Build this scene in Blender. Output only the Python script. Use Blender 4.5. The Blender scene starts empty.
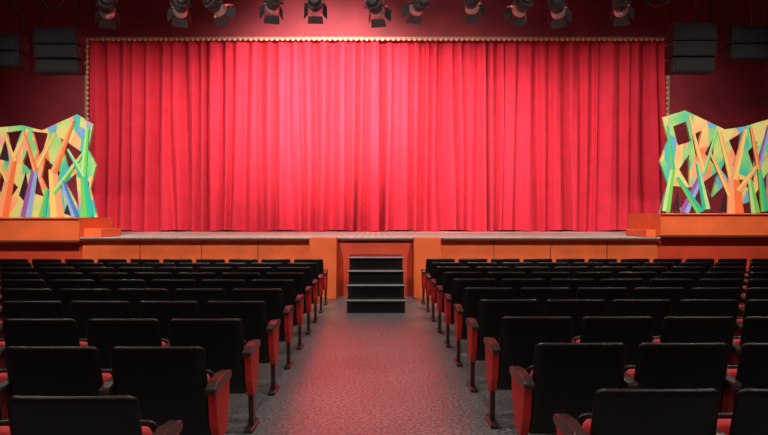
import bpy, bmesh, math, random
from mathutils import Vector, Matrix
from mathutils.geometry import tessellate_polygon
random.seed(7)
S = bpy.context.scene
COL = S.collection
S.view_settings.view_transform = 'Standard'

# ---------------------------------------------------------------- materials
def mat(name, col, rough=0.5, metal=0.0, spec=0.5, noise=None, bump=None, sheen=0.0, coat=0.0, emis=None):
    m = bpy.data.materials.new(name); m.use_nodes = True
    nt = m.node_tree; b = nt.nodes['Principled BSDF']
    b.inputs['Base Color'].default_value = (*col, 1)
    b.inputs['Roughness'].default_value = rough
    b.inputs['Metallic'].default_value = metal
    b.inputs['Specular IOR Level'].default_value = spec
    b.inputs['Sheen Weight'].default_value = sheen
    b.inputs['Coat Weight'].default_value = coat
    tc = nt.nodes.new('ShaderNodeTexCoord')
    if noise:
        sc, amt = noise
        n = nt.nodes.new('ShaderNodeTexNoise'); n.inputs['Scale'].default_value = sc
        n.inputs['Detail'].default_value = 6
        nt.links.new(tc.outputs['Object'], n.inputs['Vector'])
        r = nt.nodes.new('ShaderNodeValToRGB')
        r.color_ramp.elements[0].position = .3; r.color_ramp.elements[1].position = .7
        r.color_ramp.elements[0].color = (*[c*(1-amt) for c in col], 1)
        r.color_ramp.elements[1].color = (*[min(1, c*(1+amt)) for c in col], 1)
        nt.links.new(n.outputs['Fac'], r.inputs['Fac'])
        nt.links.new(r.outputs['Color'], b.inputs['Base Color'])
    if bump:
        sc, st = bump
        n = nt.nodes.new('ShaderNodeTexNoise'); n.inputs['Scale'].default_value = sc
        n.inputs['Detail'].default_value = 4
        nt.links.new(tc.outputs['Object'], n.inputs['Vector'])
        bp = nt.nodes.new('ShaderNodeBump'); bp.inputs['Strength'].default_value = st
        bp.inputs['Distance'].default_value = .02
        nt.links.new(n.outputs['Fac'], bp.inputs['Height'])
        nt.links.new(bp.outputs['Normal'], b.inputs['Normal'])
    if emis:
        b.inputs['Emission Color'].default_value = (*emis[0], 1)
        b.inputs['Emission Strength'].default_value = emis[1]
    return m

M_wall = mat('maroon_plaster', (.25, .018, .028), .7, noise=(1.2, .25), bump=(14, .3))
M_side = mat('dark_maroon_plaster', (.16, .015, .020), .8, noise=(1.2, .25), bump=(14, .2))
M_ceil = mat('black_ceiling', (.02, .012, .012), .9)
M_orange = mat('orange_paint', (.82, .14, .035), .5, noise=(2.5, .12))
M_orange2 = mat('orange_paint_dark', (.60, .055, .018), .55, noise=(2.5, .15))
M_lip = mat('stage_nosing', (.12, .04, .025), .4)
M_black = mat('black_vinyl', (.0035, .003, .003), .36, bump=(60, .12), spec=.4)
M_blackp = mat('black_paint', (.004, .004, .004), .6, spec=.3)
M_redfab = mat('red_upholstery', (.50, .012, .016), .75, sheen=.2, bump=(80, .15))
M_redpan = mat('red_side_panel', (.74, .024, .018), .5)
M_arm = mat('armrest_plastic', (.045, .024, .019), .30)
M_steel = mat('nosing_aluminium', (.6, .56, .54), .4, metal=.4)
M_grey = mat('fixture_grey', (.07, .066, .07), .4, metal=.3)
M_alu = mat('fixture_silver', (.55, .54, .54), .4, metal=.5)
M_cream = mat('cream_bead', (.60, .40, .28), .5)
M_gold = mat('trim_gold', (.40, .20, .12), .45, metal=.1)
M_stair = mat('stair_black', (.008, .007, .007), .4, noise=(12, .3))
M_grille = mat('speaker_grille', (.006, .006, .007), .7, spec=.3, bump=(120, .5))
M_lens = mat('lamp_lens', (.8, .75, .6), .2, emis=((1, .85, .65), 3))
M_cable = mat('cable_rubber', (.01, .01, .01), .6)
M_curt = mat('crimson_velvet', (.64, .027, .052), .85, sheen=.04, noise=(3.0, .08), bump=(40, .10), spec=.15)

def floor_mat():
    m = bpy.data.materials.new('speckled_aisle_floor'); m.use_nodes = True
    nt = m.node_tree; b = nt.nodes['Principled BSDF']
    tc = nt.nodes.new('ShaderNodeTexCoord')
    n = nt.nodes.new('ShaderNodeTexNoise'); n.inputs['Scale'].default_value = 38; n.inputs['Detail'].default_value = 8
    n2 = nt.nodes.new('ShaderNodeTexNoise'); n2.inputs['Scale'].default_value = 1.3; n2.inputs['Detail'].default_value = 5
    nt.links.new(tc.outputs['Object'], n.inputs['Vector']); nt.links.new(tc.outputs['Object'], n2.inputs['Vector'])
    r = nt.nodes.new('ShaderNodeValToRGB')
    r.color_ramp.elements[0].position = .38; r.color_ramp.elements[1].position = .64
    r.color_ramp.elements[0].color = (.07, .066, .068, 1); r.color_ramp.elements[1].color = (.36, .335, .34, 1)
    nt.links.new(n.outputs['Fac'], r.inputs['Fac'])
    mx = nt.nodes.new('ShaderNodeMixRGB'); mx.blend_type = 'MULTIPLY'; mx.inputs['Fac'].default_value = .6
    nt.links.new(r.outputs['Color'], mx.inputs['Color1']); nt.links.new(n2.outputs['Fac'], mx.inputs['Color2'])
    nt.links.new(mx.outputs['Color'], b.inputs['Base Color'])
    b.inputs['Roughness'].default_value = .34
    b.inputs['Specular IOR Level'].default_value = .85
    bp = nt.nodes.new('ShaderNodeBump'); bp.inputs['Strength'].default_value = .2; bp.inputs['Distance'].default_value = .004
    nt.links.new(n.outputs['Fac'], bp.inputs['Height']); nt.links.new(bp.outputs['Normal'], b.inputs['Normal'])
    return m
M_floor = floor_mat()

def wood_mat():
    m = bpy.data.materials.new('stage_boards'); m.use_nodes = True
    nt = m.node_tree; b = nt.nodes['Principled BSDF']
    tc = nt.nodes.new('ShaderNodeTexCoord')
    w = nt.nodes.new('ShaderNodeTexWave'); w.bands_direction = 'X'; w.inputs['Scale'].default_value = 2.2
    w.inputs['Distortion'].default_value = .4
    nt.links.new(tc.outputs['Object'], w.inputs['Vector'])
    r = nt.nodes.new('ShaderNodeValToRGB')
    r.color_ramp.elements[0].color = (.56, .46, .41, 1); r.color_ramp.elements[1].color = (.66, .55, .49, 1)
    nt.links.new(w.outputs['Fac'], r.inputs['Fac']); nt.links.new(r.outputs['Color'], b.inputs['Base Color'])
    b.inputs['Roughness'].default_value = .6
    b.inputs['Specular IOR Level'].default_value = .25
    return m
M_wood = wood_mat()

# ---------------------------------------------------------------- mesh helpers
def newbm(): return bmesh.new()
def finish(bm, name, mats, loc=(0, 0, 0), parent=None, smooth=False, bevel=0):
    bmesh.ops.recalc_face_normals(bm, faces=bm.faces)
    me = bpy.data.meshes.new(name); bm.to_mesh(me); bm.free()
    for m in mats: me.materials.append(m)
    if smooth:
        for p in me.polygons: p.use_smooth = True
    ob = bpy.data.objects.new(name, me); COL.objects.link(ob); ob.location = loc
    if parent: ob.parent = parent
    return ob
def box(bm, x0, x1, y0, y1, z0, z1, mi=0, bev=0):
    vs = [bm.verts.new((x, y, z)) for z in (z0, z1) for y in (y0, y1) for x in (x0, x1)]
    idx = [(0, 2, 3, 1), (4, 5, 7, 6), (0, 1, 5, 4), (2, 6, 7, 3), (0, 4, 6, 2), (1, 3, 7, 5)]
    fs = [bm.faces.new([vs[i] for i in f]) for f in idx]
    for f in fs: f.material_index = mi
    if bev:
        es = list({e for f in fs for e in f.edges})
        r = bmesh.ops.bevel(bm, geom=es, offset=bev, segments=2, affect='EDGES', profile=.5)
        for f in r['faces']: f.material_index = mi
    return fs
def prism(bm, poly, axis, a0, a1, mi=0, bev=0):
    def P(p, a): return (a, p[0], p[1]) if axis == 'x' else (p[0], a, p[1])
    A = [bm.verts.new(P(p, a0)) for p in poly]; B = [bm.verts.new(P(p, a1)) for p in poly]
    n = len(poly); fs = [bm.faces.new(A), bm.faces.new(B[::-1])]
    for i in range(n):
        fs.append(bm.faces.new([A[i], B[i], B[(i+1) % n], A[(i+1) % n]]))
    for f in fs: f.material_index = mi
    if bev:
        es = list({e for f in fs for e in f.edges})
        r = bmesh.ops.bevel(bm, geom=es, offset=bev, segments=2, affect='EDGES', profile=.5)
        for f in r['faces']: f.material_index = mi
def cyl(bm, p0, p1, r0, r1=None, seg=12, mi=0, cap=True):
    if r1 is None: r1 = r0
    p0 = Vector(p0); p1 = Vector(p1); d = (p1-p0)
    q = d.to_track_quat('Z', 'Y')
    A = []; B = []
    for i in range(seg):
        a = 2*math.pi*i/seg; o = Vector((math.cos(a), math.sin(a), 0))
        A.append(bm.verts.new(p0+q @ (o*r0))); B.append(bm.verts.new(p1+q @ (o*r1)))
    for i in range(seg):
        f = bm.faces.new([A[i], A[(i+1) % seg], B[(i+1) % seg], B[i]]); f.material_index = mi; f.smooth = True
    if cap:
        f = bm.faces.new(A[::-1]); f.material_index = mi
        f = bm.faces.new(B); f.material_index = mi
def empty(name, loc):
    e = bpy.data.objects.new(name, None); COL.objects.link(e); e.location = loc; e.empty_display_size = .1
    return e

# ---------------------------------------------------------------- room shell
bm = newbm(); box(bm, -10.9, 10.9, -6, 12.4, -.1, 0); finish(bm, 'floor', [M_floor])
bm = newbm(); box(bm, -11.1, 11.1, -6.2, 21.2, 9, 9.1); finish(bm, 'ceiling', [M_ceil])
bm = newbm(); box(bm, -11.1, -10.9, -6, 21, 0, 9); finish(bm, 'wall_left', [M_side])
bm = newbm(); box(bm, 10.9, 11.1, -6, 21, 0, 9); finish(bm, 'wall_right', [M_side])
bm = newbm(); box(bm, -11.1, 11.1, -6.2, -6, 0, 9); finish(bm, 'wall_rear', [M_side])
bm = newbm(); box(bm, -11.1, 11.1, 21, 21.2, 0, 9); finish(bm, 'wall_backstage', [M_ceil])
OX0, OX1, OZ = -8.14, 8.22, 6.57
bm = newbm()
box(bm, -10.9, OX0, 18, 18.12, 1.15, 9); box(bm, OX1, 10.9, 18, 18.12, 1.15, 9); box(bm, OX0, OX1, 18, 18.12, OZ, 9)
finish(bm, 'wall_proscenium', [M_wall])

bm = newbm()
box(bm, OX0-.07, OX0, 17.95, 18.0, 1.15, OZ+.07); box(bm, OX1, OX1+.07, 17.95, 18.0, 1.15, OZ+.07)
box(bm, OX0, OX1, 17.95, 18.0, OZ, OZ+.07)
def bead(x, z):
    mt = Matrix.Translation((x, 17.94, z)) @ Matrix.Diagonal((.042, .03, .042, 1))
    r = bmesh.ops.create_icosphere(bm, subdivisions=1, radius=1, matrix=mt)
    for v in r['verts']:
        for f in v.link_faces: f.material_index = 1
n = 110
for i in range(n+1): bead(OX0+(OX1-OX0)*i/n, OZ-.01)
n = 36
for i in range(n):
    z = 1.25+(OZ-1.3)*i/n
    bead(OX0+.01, z); bead(OX1-.01, z)
finish(bm, 'trim_1', [M_gold, M_cream])

# ---------------------------------------------------------------- stage
bm = newbm()
ST = 1.14
box(bm, -5.72, 5.49, 12.42, 13.9, 0, ST-.05, 0)
box(bm, -10.88, 10.88, 13.9, 20.9, 0, ST-.05, 0)
box(bm, -10.88, 10.88, 13.9, 20.9, ST-.05, ST, 1)
box(bm, -5.72, 5.49, 12.34, 13.9, ST-.05, ST, 1)
box(bm, -5.72, 5.49, 12.31, 12.34, ST-.05, ST-.012, 2)
box(bm, -5.72, 5.49, 12.305, 12.35, ST-.014, ST+.004, 1)
for xx in (-4.6, -3.4, -2.3, 2.3, 3.4, 4.5):
    box(bm, xx-.006, xx+.006, 12.41, 12.42, 0, ST-.06, 2)
box(bm, -1.25, -.74, 11.95, 12.31, 0, ST+.01, 0, .01)
box(bm, .71, 1.22, 11.95, 12.31, 0, ST+.01, 0, .01)
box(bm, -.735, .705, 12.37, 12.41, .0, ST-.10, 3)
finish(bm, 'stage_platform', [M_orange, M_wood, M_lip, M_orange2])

def side_platform(x0, x1, top, bot, inner):
    bm = newbm()
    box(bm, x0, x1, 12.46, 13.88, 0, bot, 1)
    box(bm, x0, x1, 12.30, 13.88, bot, top, 0, .012)
    box(bm, x0, x1, 12.27, 12.31, bot-.02, bot+.02, 2)
    box(bm, x0, x1, 12.26, 13.88, top, top+.03, 0, .008)
    if inner < 0: box(bm, x1, x1+.33, 12.5, 13.5, ST+.005, ST+.17, 0, .01)
    else: box(bm, x0-.20, x0, 12.5, 13.5, ST+.005, ST+.15, 0, .01)
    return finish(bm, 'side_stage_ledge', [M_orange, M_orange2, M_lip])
side_platform(-10.88, -5.73, 1.50, 1.07, -1)
side_platform(5.50, 10.88, 1.58, 1.17, 1)

bm = newbm()
hs = [.21, .42, .63, .84]; ds = [10.1, 10.4, 10.7, 11.0, 11.9]
for k in range(4):
    y0 = ds[k]; y1 = ds[k+1] if k < 3 else 11.9
    box(bm, -.46, .46, y0+.03, 11.9 if k == 3 else y1+.03, 0.0, hs[k]-.035, 0)
    box(bm, -.48, .48, y0, y1+.02 if k < 3 else 11.9, hs[k]-.035, hs[k], 0, .006)
    box(bm, -.48, .48, y0-.008, y0+.04, hs[k]-.016, hs[k]+.003, 1)
    box(bm, -.40, .40, y0+.028, y0+.031, hs[k]-.17, hs[k]-.05, 2)
finish(bm, 'portable_stage_stairs', [M_stair, M_steel, M_black])

# ---------------------------------------------------------------- curtain
def curtain(x0, x1, seed, y=18.42):
    rnd = random.Random(seed)
    W = x1-x0; kn = [0.0]; am = [0.0]; sgn = 1
    while kn[-1] < W+.8:
        wdt = rnd.choice([.10, .14, .18, .26, .36])*rnd.uniform(.85, 1.15)
        if sgn > 0: wdt *= .8
        kn.append(kn[-1]+wdt)
        am.append(rnd.uniform(.3, 1.0) if sgn > 0 else -rnd.uniform(.2, 1.0)); sgn = -sgn
    def fold(s):
        j = 0
        while kn[j+1] < s: j += 1
        t = (s-kn[j])/(kn[j+1]-kn[j]); t = t*t*(3-2*t)
        f = am[j]*(1-t)+am[j+1]*t
        return ((f+1)/2)**1.9
    NX, NZ = 1200, 26
    ztop, zbot = OZ+.25, ST+.03
    bm = newbm(); G = []
    for j in range(NZ+1):
        v = j/NZ; z = ztop+(zbot-ztop)*v; row = []
        for i in range(NX+1):
            s = W*i/NX
            sway = .08*math.sin(s*2.1+seed+v*1.3)*v + .05*math.sin(s*5.3+seed*2+v*2.4)*v
            sw = min(max(s+sway, 0), W+.4)
            a = .34+.10*v
            yy = fold(sw)*a + .05*math.sin(s*1.7+seed)*v + .016*math.sin(s*27+3*v)*(1-.5*v)
            hem = .02*math.sin(s*4+seed)*(v > .999)
            row.append(bm.verts.new((x0+s, y+yy, z+hem)))
        G.append(row)
    for j in range(NZ):
        for i in range(NX):
            f = bm.faces.new([G[j][i], G[j+1][i], G[j+1][i+1], G[j][i+1]]); f.smooth = True
    return finish(bm, 'stage_curtain', [M_curt], smooth=True)
curtain(-8.6, .08, 3, 18.26); curtain(-.06, 8.7, 11, 18.44)

# ---------------------------------------------------------------- seats
def seat_mesh(name, stds, aisle=0):
    bm = newbm()
    def slab(zb, zt, yb, yt, wb, wt, th, mi, crn=.05, bulge=.02):
        H = zt-zb
        def pt(u, v, side):
            z = zb+H*v; w = wb+(wt-wb)*v
            dz = H*(1-v); cut = 0
            if dz < crn: cut = crn-math.sqrt(max(0, crn*crn-(crn-dz)**2))
            db = H*v
            if db < crn: cut = crn-math.sqrt(max(0, crn*crn-(crn-db)**2))
            x = u*(w-cut); y = yb+(yt-yb)*v
            e = max(abs(u), abs(2*v-1)); b = bulge*(1-u*u)
            y += -b*.6+.012
            puff = th*(1-.55*max(0, (e-.85)/.15)**2)
            if side: y += puff
            else: y += .3*th*max(0, (e-.88)/.12)**2
            return (x, y, z)
        vv = [0, .015, .04, .08, .15, .3, .45, .6, .75, .85, .92, .96, .985, 1]
        uu = [-1, -.96, -.9, -.8, -.6, -.3, 0, .3, .6, .8, .9, .96, 1]
        F = [[bm.verts.new(pt(u, v, 0)) for u in uu] for v in vv]
        R = [[bm.verts.new(pt(u, v, 1)) for u in uu] for v in vv]
        nv, nu = len(vv), len(uu); fs = []
        for j in range(nv-1):
            for i in range(nu-1):
                fs.append(bm.faces.new([F[j][i], F[j][i+1], F[j+1][i+1], F[j+1][i]]))
                fs.append(bm.faces.new([R[j][i], R[j+1][i], R[j+1][i+1], R[j][i+1]]))
            fs.append(bm.faces.new([F[j][0], F[j+1][0], R[j+1][0], R[j][0]]))
            fs.append(bm.faces.new([F[j][-1], R[j][-1], R[j+1][-1], F[j+1][-1]]))
        for i in range(nu-1):
            fs.append(bm.faces.new([F[0][i], R[0][i], R[0][i+1], F[0][i+1]]))
            fs.append(bm.faces.new([F[-1][i], F[-1][i+1], R[-1][i+1], R[-1][i]]))
        for f in fs: f.material_index = mi; f.smooth = True
    slab(.26, .81, .15, 0, .262, .250, .05, 0, crn=.03)
    slab(.33, .77, .175, .055, .228, .205, .06, 1, bulge=.0)
    slab(.34, .60, .245, .265, .225, .215, .085, 1, crn=.05, bulge=0)
    slab(.33, .61, .330, .350, .232, .222, .025, 0, crn=.05, bulge=0)
    for sx in stds:
        x = sx*.280; pm = 2 if sx == aisle else 4
        hw = .024 if sx == aisle else .017
        prism(bm, [(.07, .545), (.40, .555), (.385, .44), (.33, .27), (.17, .25), (.11, .36)], 'x', x-hw, x+hw, pm, .008)
        prism(bm, [(.03, .560), (.035, .585), (.12, .605), (.28, .610), (.41, .598), (.435, .575), (.41, .548), (.05, .545)], 'x', x-.031, x+.031, 3, .010)
        prism(bm, [(.19, .27), (.29, .27), (.275, .03), (.205, .03)], 'x', x-.018, x+.018, 3, .004)
        box(bm, x-.03, x+.03, .10, .38, 0, .03, 3, .008)
        box(bm, x-.034 if sx > 0 else x+.0, x if sx > 0 else x+.034, .16, .30, .36, .42, 3)
    box(bm, -.262, .262, .20, .24, .30, .335, 3)
    bmesh.ops.recalc_face_normals(bm, faces=bm.faces)
    me = bpy.data.meshes.new(name); bm.to_mesh(me); bm.free()
    for m in (M_black, M_redfab, M_redpan, M_arm, M_std): me.materials.append(m)
    return me
M_std = mat('inner_standard_paint', (.28, .010, .010), .5)
ME_P = seat_mesh('theater_seat_mesh_a', [1]); ME_N = seat_mesh('theater_seat_mesh_b', [-1]); ME_B = seat_mesh('theater_seat_mesh_c', [-1, 1])
ME_AP = seat_mesh('theater_seat_mesh_d', [1], 1); ME_AN = seat_mesh('theater_seat_mesh_e', [-1], -1)
rs = random.Random(2)
D0, SP, PITCH = 2.40, .95, .565
for r in range(10):
    for side in (-1, 1):
        y = D0+SP*r+(.1 if side > 0 else 0)
        for k in range(17):
            xc = side*(.84+.02+PITCH/2+k*PITCH)-.02
            if abs(xc) > 10.4: continue
            me = ME_B if k == 16 else (ME_P if side < 0 else ME_N)
            if k == 0: me = ME_AP if side < 0 else ME_AN
            ob = bpy.data.objects.new('theater_seat', me); COL.objects.link(ob)
            ob.location = (xc, y, 0)
            ob.rotation_euler = (0, 0, rs.uniform(-.008, .008))

# ---------------------------------------------------------------- painted tree panels
def panel_mat():
    m = bpy.data.materials.new('painted_forest_shards'); m.use_nodes = True
    nt = m.node_tree; b = nt.nodes['Principled BSDF']; L = nt.links
    tc = nt.nodes.new('ShaderNodeTexCoord')
    mp = nt.nodes.new('ShaderNodeMapping'); mp.inputs['Scale'].default_value = (3.6, .01, 1.5); mp.inputs['Rotation'].default_value = (0, .3, 0)
    L.new(tc.outputs['Object'], mp.inputs['Vector'])
    v = nt.nodes.new('ShaderNodeTexVoronoi'); v.inputs['Scale'].default_value = 1.2
    L.new(mp.outputs['Vector'], v.inputs['Vector'])
    sep = nt.nodes.new('ShaderNodeSeparateColor'); L.new(v.outputs['Color'], sep.inputs['Color'])
    n = nt.nodes.new('ShaderNodeTexNoise'); n.inputs['Scale'].default_value = 1.3
    L.new(tc.outputs['Object'], n.inputs['Vector'])
    ad = nt.nodes.new('ShaderNodeMath'); ad.operation = 'MULTIPLY_ADD'; ad.inputs[1].default_value = .6
    ml = nt.nodes.new('ShaderNodeMath'); ml.operation = 'MULTIPLY'; ml.inputs[1].default_value = .6
    L.new(n.outputs['Fac'], ml.inputs[0]); L.new(sep.outputs['Red'], ad.inputs[0]); L.new(ml.outputs[0], ad.inputs[2])
    r = nt.nodes.new('ShaderNodeValToRGB'); cr = r.color_ramp
    pal = [(.42, .18, .52), (.86, .22, .09), (.90, .42, .20), (.88, .62, .22), (.62, .72, .22), (.25, .66, .20), (.05, .55, .38), (.18, .40, .70), (.88, .40, .28)]
    while len(cr.elements) < len(pal): cr.elements.new(.5)
    for i, c in enumerate(pal):
        cr.elements[i].position = .12+i/len(pal)*.86; cr.elements[i].color = (*c, 1)
    L.new(ad.outputs[0], r.inputs['Fac']); L.new(r.outputs['Color'], b.inputs['Base Color'])
    b.inputs['Roughness'].default_value = .5
    return m
M_panel = panel_mat()
PC = {'o': (.88, .20, .05), 'p': (.90, .40, .18), 'y': (.88, .66, .18), 'g': (.16, .64, .10), 't': (.02, .56, .34),
      'b': (.06, .22, .58), 'l': (.26, .44, .78), 'v': (.30, .11, .42), 'r': (.60, .05, .05), 'm': (.46, .78, .30), 'k': (.035, .006, .018)}
FACET = {'o': 'p', 'p': 'y', 'y': 'p', 'g': 'm', 't': 'g', 'b': 'l', 'l': 'v', 'v': 'l', 'r': 'o', 'm': 't'}
PK = list(PC); PM = [mat('paint_'+k, PC[k], .5) for k in PK]
def tree_panel(ox, oz, y, outline, holes, strips, darks, sc):
    bm = newbm()
    loops = [outline]+holes
    flat = [p for l in loops for p in l]
    tri = tessellate_polygon([[Vector((p[0], p[1], 0)) for p in l] for l in loops])
    F = [bm.verts.new((p[0]*sc, 0, p[1]*sc)) for p in flat]; B = [bm.verts.new((p[0]*sc, .07, p[1]*sc)) for p in flat]
    for t in tri:
        try:
            bm.faces.new([F[i] for i in t]); bm.faces.new([B[i] for i in t[::-1]])
        except ValueError: pass
    o = 0
    for l in loops:
        n = len(l)
        for i in range(n):
            bm.faces.new([F[o+i], F[o+(i+1) % n], B[o+(i+1) % n], B[o+i]])
        o += n
    for d in darks:  # dark triangles paint in gaps and shadow between the branches
        prism(bm, [(a*sc, b*sc) for a, b in d], 'y', -.003, -.0005, 1+PK.index('k'))
    for q, (x0, y0, w0, x1, y1, w1, c) in enumerate(strips):
        d = Vector((x1-x0, y1-y0)); nrm = Vector((-d.y, d.x)).normalized()
        yy = -.004-.0024*q
        for hw, off, cc, dy in ((.5, -.5, c, 0), (.5, .02, FACET[c], .0010)):
            pts = [(x0+nrm.x*w0*hw, y0+nrm.y*w0*hw), (x0+nrm.x*w0*off, y0+nrm.y*w0*off), (x1+nrm.x*w1*off, y1+nrm.y*w1*off), (x1+nrm.x*w1*hw, y1+nrm.y*w1*hw)]
            pts = [(a*sc, max(0, b)*sc) for a, b in pts]
            prism(bm, pts, 'y', yy-dy, .0-.0005, 1+PK.index(cc))
    for bx in (20, 70):
        prism(bm, [(bx*sc, 0), (bx*sc+.06, 0), (bx*sc+.06, .12), (bx*sc, .12)], 'y', .07, .25, 0)
    return finish(bm, 'painted_tree_panel', [M_panel]+PM, loc=(ox, y, oz))
outL = [(-40, 0), (97, 0), (90, 28), (96, 52), (88, 68), (93, 93), (77, 103), (42, 87), (22, 92), (0, 90), (-40, 98)]
holesL = [[(6, 85), (22, 87), (12, 60)], [(32, 86), (48, 84), (40, 56)], [(45, 60), (60, 45), (50, 20), (41, 40)], [(60, 80), (82, 65), (68, 48)],
          [(1, 48), (18, 30), (6, 12), (-4, 30)], [(28, 26), (36, 46), (44, 20)], [(65, 34), (76, 44), (79, 8)], [(22, 54), (30, 74), (33, 44)],
          [(-14, 70), (-6, 60), (-18, 50)]]
darkL = [[(19, 22), (26, 46), (31, 8)], [(83, 24), (89, 36), (91, 8)], [(64, 4), (70, 22), (74, 0)], [(-1, 58), (6, 80), (9, 56)]]
sL = [(2, 0, 14, 14, 60, 7, 'o'), (14, 58, 7, 28, 88, 3, 'p'), (14, 56, 5, 4, 86, 2, 'y'), (8, 36, 5, -12, 78, 2, 'p'),
      (26, 0, 11, 36, 52, 6, 'l'), (36, 50, 6, 55, 84, 2, 'y'), (36, 46, 5, 24, 86, 2, 'o'),
      (58, 0, 14, 53, 48, 8, 'p'), (54, 44, 7, 74, 97, 3, 'o'), (54, 24, 5, 84, 64, 2, 'g'),
      (43, 0, 7, 48, 28, 3, 't'), (76, 0, 8, 63, 36, 3, 'b'), (88, 0, 12, 84, 44, 6, 't'), (84, 42, 6, 88, 88, 3, 'g'), (84, 40, 4, 68, 68, 2, 'm'),
      (-20, 0, 12, -8, 60, 5, 't'), (-8, 58, 5, -20, 90, 2, 'o')]
tree_panel((-376)*13.0/637, 1.535, 13.0, outL, holesL, sL, darkL, 13.0/637)
outR = [(0, 0), (8, 28), (0, 52), (8, 74), (2, 96), (25, 103), (65, 84), (85, 87), (108, 94), (148, 98), (148, 0)][::-1]
holesR = [[(13, 87), (26, 92), (31, 72), (18, 68)], [(32, 78), (42, 83), (36, 55)], [(69, 73), (82, 81), (78, 52)], [(88, 62), (98, 73), (94, 42)],
          [(52, 16), (59, 43), (43, 31)], [(84, 34), (94, 43), (92, 13), (80, 8)], [(99, 26), (108, 42), (108, 6)], [(19, 44), (29, 59), (30, 26)],
          [(61, 44), (68, 58), (69, 33)]]
darkR = [[(29, 4), (36, 22), (39, 0)], [(59, 2), (66, 24), (67, 0)], [(45, 60), (54, 77), (53, 50)], [(12, 4), (18, 24), (20, 0)]]
sR = [(6, 2, 8, 13, 46, 5, 'g'), (13, 44, 5, 7, 88, 2, 't'), (24, 0, 10, 44, 44, 5, 'l'), (43, 40, 5, 29, 98, 2, 'y'), (44, 40, 4, 57, 84, 2, 'g'), (40, 0, 9, 17, 36, 3, 't'),
      (46, 4, 8, 37, 50, 3, 'm'), (75, 0, 17, 73, 40, 10, 'o'), (72, 36, 8, 59, 82, 3, 'p'), (73, 34, 8, 85, 84, 3, 'y'), (70, 18, 6, 50, 60, 2, 'p'),
      (78, 22, 6, 106, 60, 2, 'p'), (95, 0, 9, 89, 34, 4, 'g'), (104, 2, 8, 98, 50, 3, 't'),
      (98, 46, 5, 108, 88, 2, 'l'), (98, 44, 4, 90, 86, 2, 'o'),
      (120, 0, 12, 116, 60, 5, 'o'), (116, 58, 5, 134, 92, 2, 'y')]
tree_panel((660-376)*13.0/637, 1.615, 13.0, outR, holesR, sR, darkR, 13.0/637)

# ---------------------------------------------------------------- stage lighting fixtures
def light_fixture(x, y, z, target, power, size=70, blend=1.0, scale=1.0, col=(1, .91, .84), drop=.32):
    root = empty('stage_spotlight', (x, y, z))
    d = (Vector(target)-Vector((x, y, z))).normalized()
    q = d.to_track_quat('-Z', 'Y')
    s = scale
    bm = newbm()
    w = .17*s
    for sx in (-1, 1):
        box(bm, sx*w-.006, sx*w+.006, -.02, .02, -.03, .21*s)
        cyl(bm, (sx*(w-.03), 0, 0), (sx*(w+.03), 0, 0), .022, mi=0)
    box(bm, -w, w, -.02, .02, .20*s, .215*s)
    cyl(bm, (0, 0, .21*s), (0, 0, drop), .016)
    box(bm, -.03, .03, -.035, .035, drop-.05, drop+.0, 0, .008)
    yk = finish(bm, 'yoke', [M_grey], parent=root); yk.rotation_euler = (0, 0, math.atan2(-d.x, d.y)*.9)
    bm = newbm()
    cyl(bm, (0, 0, .22*s), (0, 0, .16*s), .06*s, .12*s, 20)
    cyl(bm, (0, 0, .16*s), (0, 0, -.06*s), .13*s, .13*s, 20)
    cyl(bm, (0, 0, -.06*s), (0, 0, -.20*s), .115*s, .135*s, 20, 1)
    for zz in (.13, .09, .05, .01):
        cyl(bm, (0, 0, (zz+.008)*s), (0, 0, (zz-.008)*s), .14*s, .14*s, 20)
    cyl(bm, (0, 0, -.20*s), (0, 0, -.205*s), .11*s, .11*s, 20, 2)
    a = .135*s; o = -.20*s; l = .15*s
    for ang in range(4):
        R = Matrix.Rotation(ang*math.pi/2, 4, 'Z')
        k = .11*s if ang % 2 else .13*s
        P = [(-k, a, o), (k, a, o), (k*1.15, a+.08*s, o-l), (-k*1.15, a+.08*s, o-l)]
        f1 = [bm.verts.new(R @ Vector(p)) for p in P]; f2 = [bm.verts.new(R @ (Vector(p)+Vector((0, .006, 0)))) for p in P]
        f = bm.faces.new(f1); f.material_index = 1; f = bm.faces.new(f2[::-1]); f.material_index = 0
        for i in range(4): bm.faces.new([f1[i], f2[i], f2[(i+1) % 4], f1[(i+1) % 4]])
    h = finish(bm, 'housing', [M_grey, M_alu, M_lens], parent=root); h.rotation_mode = 'QUATERNION'; h.rotation_quaternion = q
    L = bpy.data.lights.new('lamp', 'SPOT'); L.energy = power; L.spot_size = math.radians(size); L.spot_blend = blend
    L.color = col; L.shadow_soft_size = .08
    lo = bpy.data.objects.new('lamp', L); COL.objects.link(lo); lo.parent = root
    lo.location = d*(.23*s); lo.rotation_mode = 'QUATERNION'; lo.rotation_quaternion = q
    return root
PY, PZ = 13.0, 6.10
pxs = [107, 181, 214, 273, 315, 375, 420, 471, 523, 557, 620]
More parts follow.
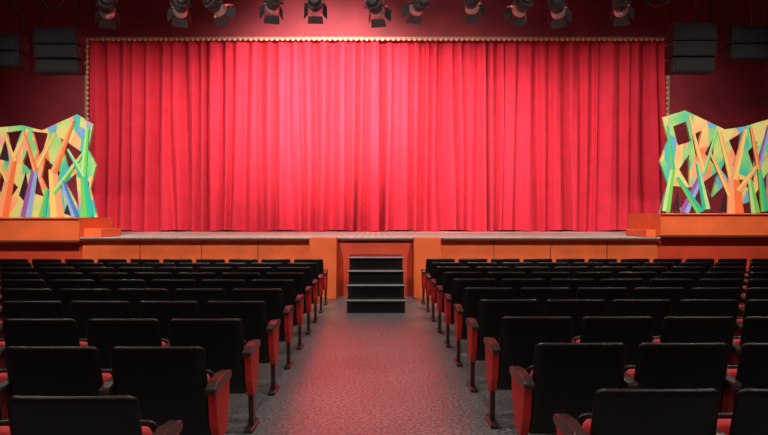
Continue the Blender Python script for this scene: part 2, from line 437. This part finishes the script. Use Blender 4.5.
# several lamps cross-focus so the pleats are raked from the side
tx = [-7.6, -6.2, -.6, -3.6, -1.6, 1.6, -1.2, 3.6, 1.6, 6.2, 7.8]
tz = [3.4, 3.4, 3.8, 4.0, 5.2, 4.2, 5.0, 3.6, 3.6, 3.4, 3.4]
pw = [520, 780, 1350, 1200, 2600, 1200, 2000, 1050, 1000, 800, 520]
hz = [5.84, 5.86, 5.88, 5.92, 5.88, 5.84, 5.88, 5.94, 5.88, 5.84, 5.88]
for i, p in enumerate(pxs):
    x = (p-376)*13/637
    light_fixture(x, PY, hz[i], (tx[i], 18.5, tz[i]), pw[i], 72, 1.0, 1.1, drop=PZ+.05-hz[i])
def pipe(y, z, x0, x1):
    bm = newbm(); cyl(bm, (x0, y, z+.04), (x1, y, z+.04), .03, seg=10)
    for x in (x0+.6, x0+(x1-x0)*.33, x0+(x1-x0)*.66, x1-.6): cyl(bm, (x, y, z), (x, y, 9), .01, seg=6)
    finish(bm, 'lighting_pipe', [M_blackp])
pipe(13.0, PZ+.04, -5.9, 5.7)
FY, FZ = 5.5, 7.6
for x, t, p, sz in [(-5, (-6.8, 13, 2.6), 2900, 36), (5, (6.9, 13, 2.7), 2900, 36), (-2.4, (-3.0, 12.4, .9), 2400, 56), (2.4, (3.0, 12.4, .9), 2400, 56),
                    (-5.6, (.6, 18.5, 3.2), 1500, 56), (5.6, (-1.4, 18.5, 3.6), 700, 60)]:
    light_fixture(x, FY, FZ, t, p, sz, 1.0, .95, drop=.3)
pipe(FY, FZ+.3, -6.4, 6.4)

for x in (-6, 0, 6):  # unseen overhead lamps, added to brighten the seating and aisle
    for y in (-1.5, 3.5, 9.5):
        root = empty('added_house_fill', (x, y, 9))
        bm = newbm(); cyl(bm, (0, 0, 0), (0, 0, -.22), .14, .16, 20, 0); cyl(bm, (0, 0, -.22), (0, 0, -.225), .13, .13, 20, 1)
        finish(bm, 'housing', [M_blackp, M_lens], parent=root)
        L = bpy.data.lights.new('lamp', 'SPOT'); L.energy = 760; L.spot_size = math.radians(140); L.spot_blend = 1; L.shadow_soft_size = .15
        L.color = (1, .90, .82)
        lo = bpy.data.objects.new('lamp', L); COL.objects.link(lo); lo.parent = root; lo.location = (0, 0, -.25)

# ---------------------------------------------------------------- speakers
def speaker(xc, y, zt, w, n, hh):
    root = empty('line_array_speaker', (xc, y, zt))
    bm = newbm()
    for k in range(n):
        z1 = -k*hh; z0 = z1-hh+.012; dy = .02*k*k
        prism(bm, [(0+dy, z0), (0+dy, z1), (.45, z1-.02), (.45, z0+.02)], 'x', -w/2, w/2, 0, .008)
        prism(bm, [(-.012+dy, z0+.03), (-.012+dy, z1-.03), (0+dy, z1-.03), (0+dy, z0+.03)], 'x', -w/2+.05, w/2-.05, 1)
        for sx in (-1, 1):
            box(bm, sx*w/2-.012, sx*w/2+.012, .05+dy, .3, z0+.02, z1-.02, 0)
    box(bm, -w/2, w/2, .05, .12, .01, .06, 0); box(bm, -w/2, w/2, .30, .37, .01, .06, 0)
    for sx in (-1, 1): box(bm, sx*(w/2-.03)-.02, sx*(w/2-.03)+.02, .03, .42, .0, .07, 0)
    for sx in (-1, 1): cyl(bm, (sx*(w/2-.03), .2, .05), (sx*(w/2-.03), .2, 9-zt), .014, seg=6, mi=0)
    finish(bm, 'cabinets', [M_blackp, M_grille, M_grey], parent=root)
    cu = bpy.data.curves.new('signal_cable', 'CURVE'); cu.dimensions = '3D'; cu.bevel_depth = .014
    sp = cu.splines.new('BEZIER'); pts = [(w*.15, .45, -.1), (w*.3, .5, .45), (w*.10, .4, .9), (w*.2, .3, 9-zt)]
    sp.bezier_points.add(len(pts)-1)
    for b, p in zip(sp.bezier_points, pts): b.co = p; b.handle_left_type = b.handle_right_type = 'AUTO'
    cu.materials.append(M_cable)
    co = bpy.data.objects.new('signal_cable', cu); COL.objects.link(co); co.parent = root
k = 12.8/637
speaker((54.5-376)*k, 12.8, 1.48+190*k, 43*k, 3, 14*k)
speaker((-4-376)*k, 12.8, 1.48+184*k, 43*k, 2, 15*k)
speaker((696-376)*k, 12.8, 1.48+195*k, 43*k, 3, 15.5*k)
speaker((754-376)*k, 12.8, 1.48+192*k, 43*k, 2, 15.5*k)
for x0, x1, dp in ((5.3, 6.2, .45), (-6.9, -6.3, .5)):
    cu = bpy.data.curves.new('power_cable', 'CURVE'); cu.dimensions = '3D'; cu.bevel_depth = .014
    sp = cu.splines.new('BEZIER'); pts = [(x0, 13, PZ+.08), ((x0+x1)/2, 13, PZ-dp+.2), (x1, 13, PZ+.2), (x1+.1, 13, 9)]
    sp.bezier_points.add(len(pts)-1)
    for b, p in zip(sp.bezier_points, pts): b.co = p; b.handle_left_type = b.handle_right_type = 'AUTO'
    cu.materials.append(M_cable)
    COL.objects.link(bpy.data.objects.new('power_cable', cu))

# ---------------------------------------------------------------- world & camera
w = bpy.data.worlds.new('World'); S.world = w; w.use_nodes = True
w.node_tree.nodes['Background'].inputs['Color'].default_value = (.02, .01, .01, 1)
w.node_tree.nodes['Background'].inputs['Strength'].default_value = .2
cd = bpy.data.cameras.new('camera'); cam = bpy.data.objects.new('camera', cd); COL.objects.link(cam)
cam.location = (0, 0, 1.48); cam.rotation_euler = (math.pi/2, 0, 0)
cd.sensor_width = 36; cd.lens = 637/768*36; cd.shift_x = 8/768; cd.shift_y = 2.5/768
S.camera = cam
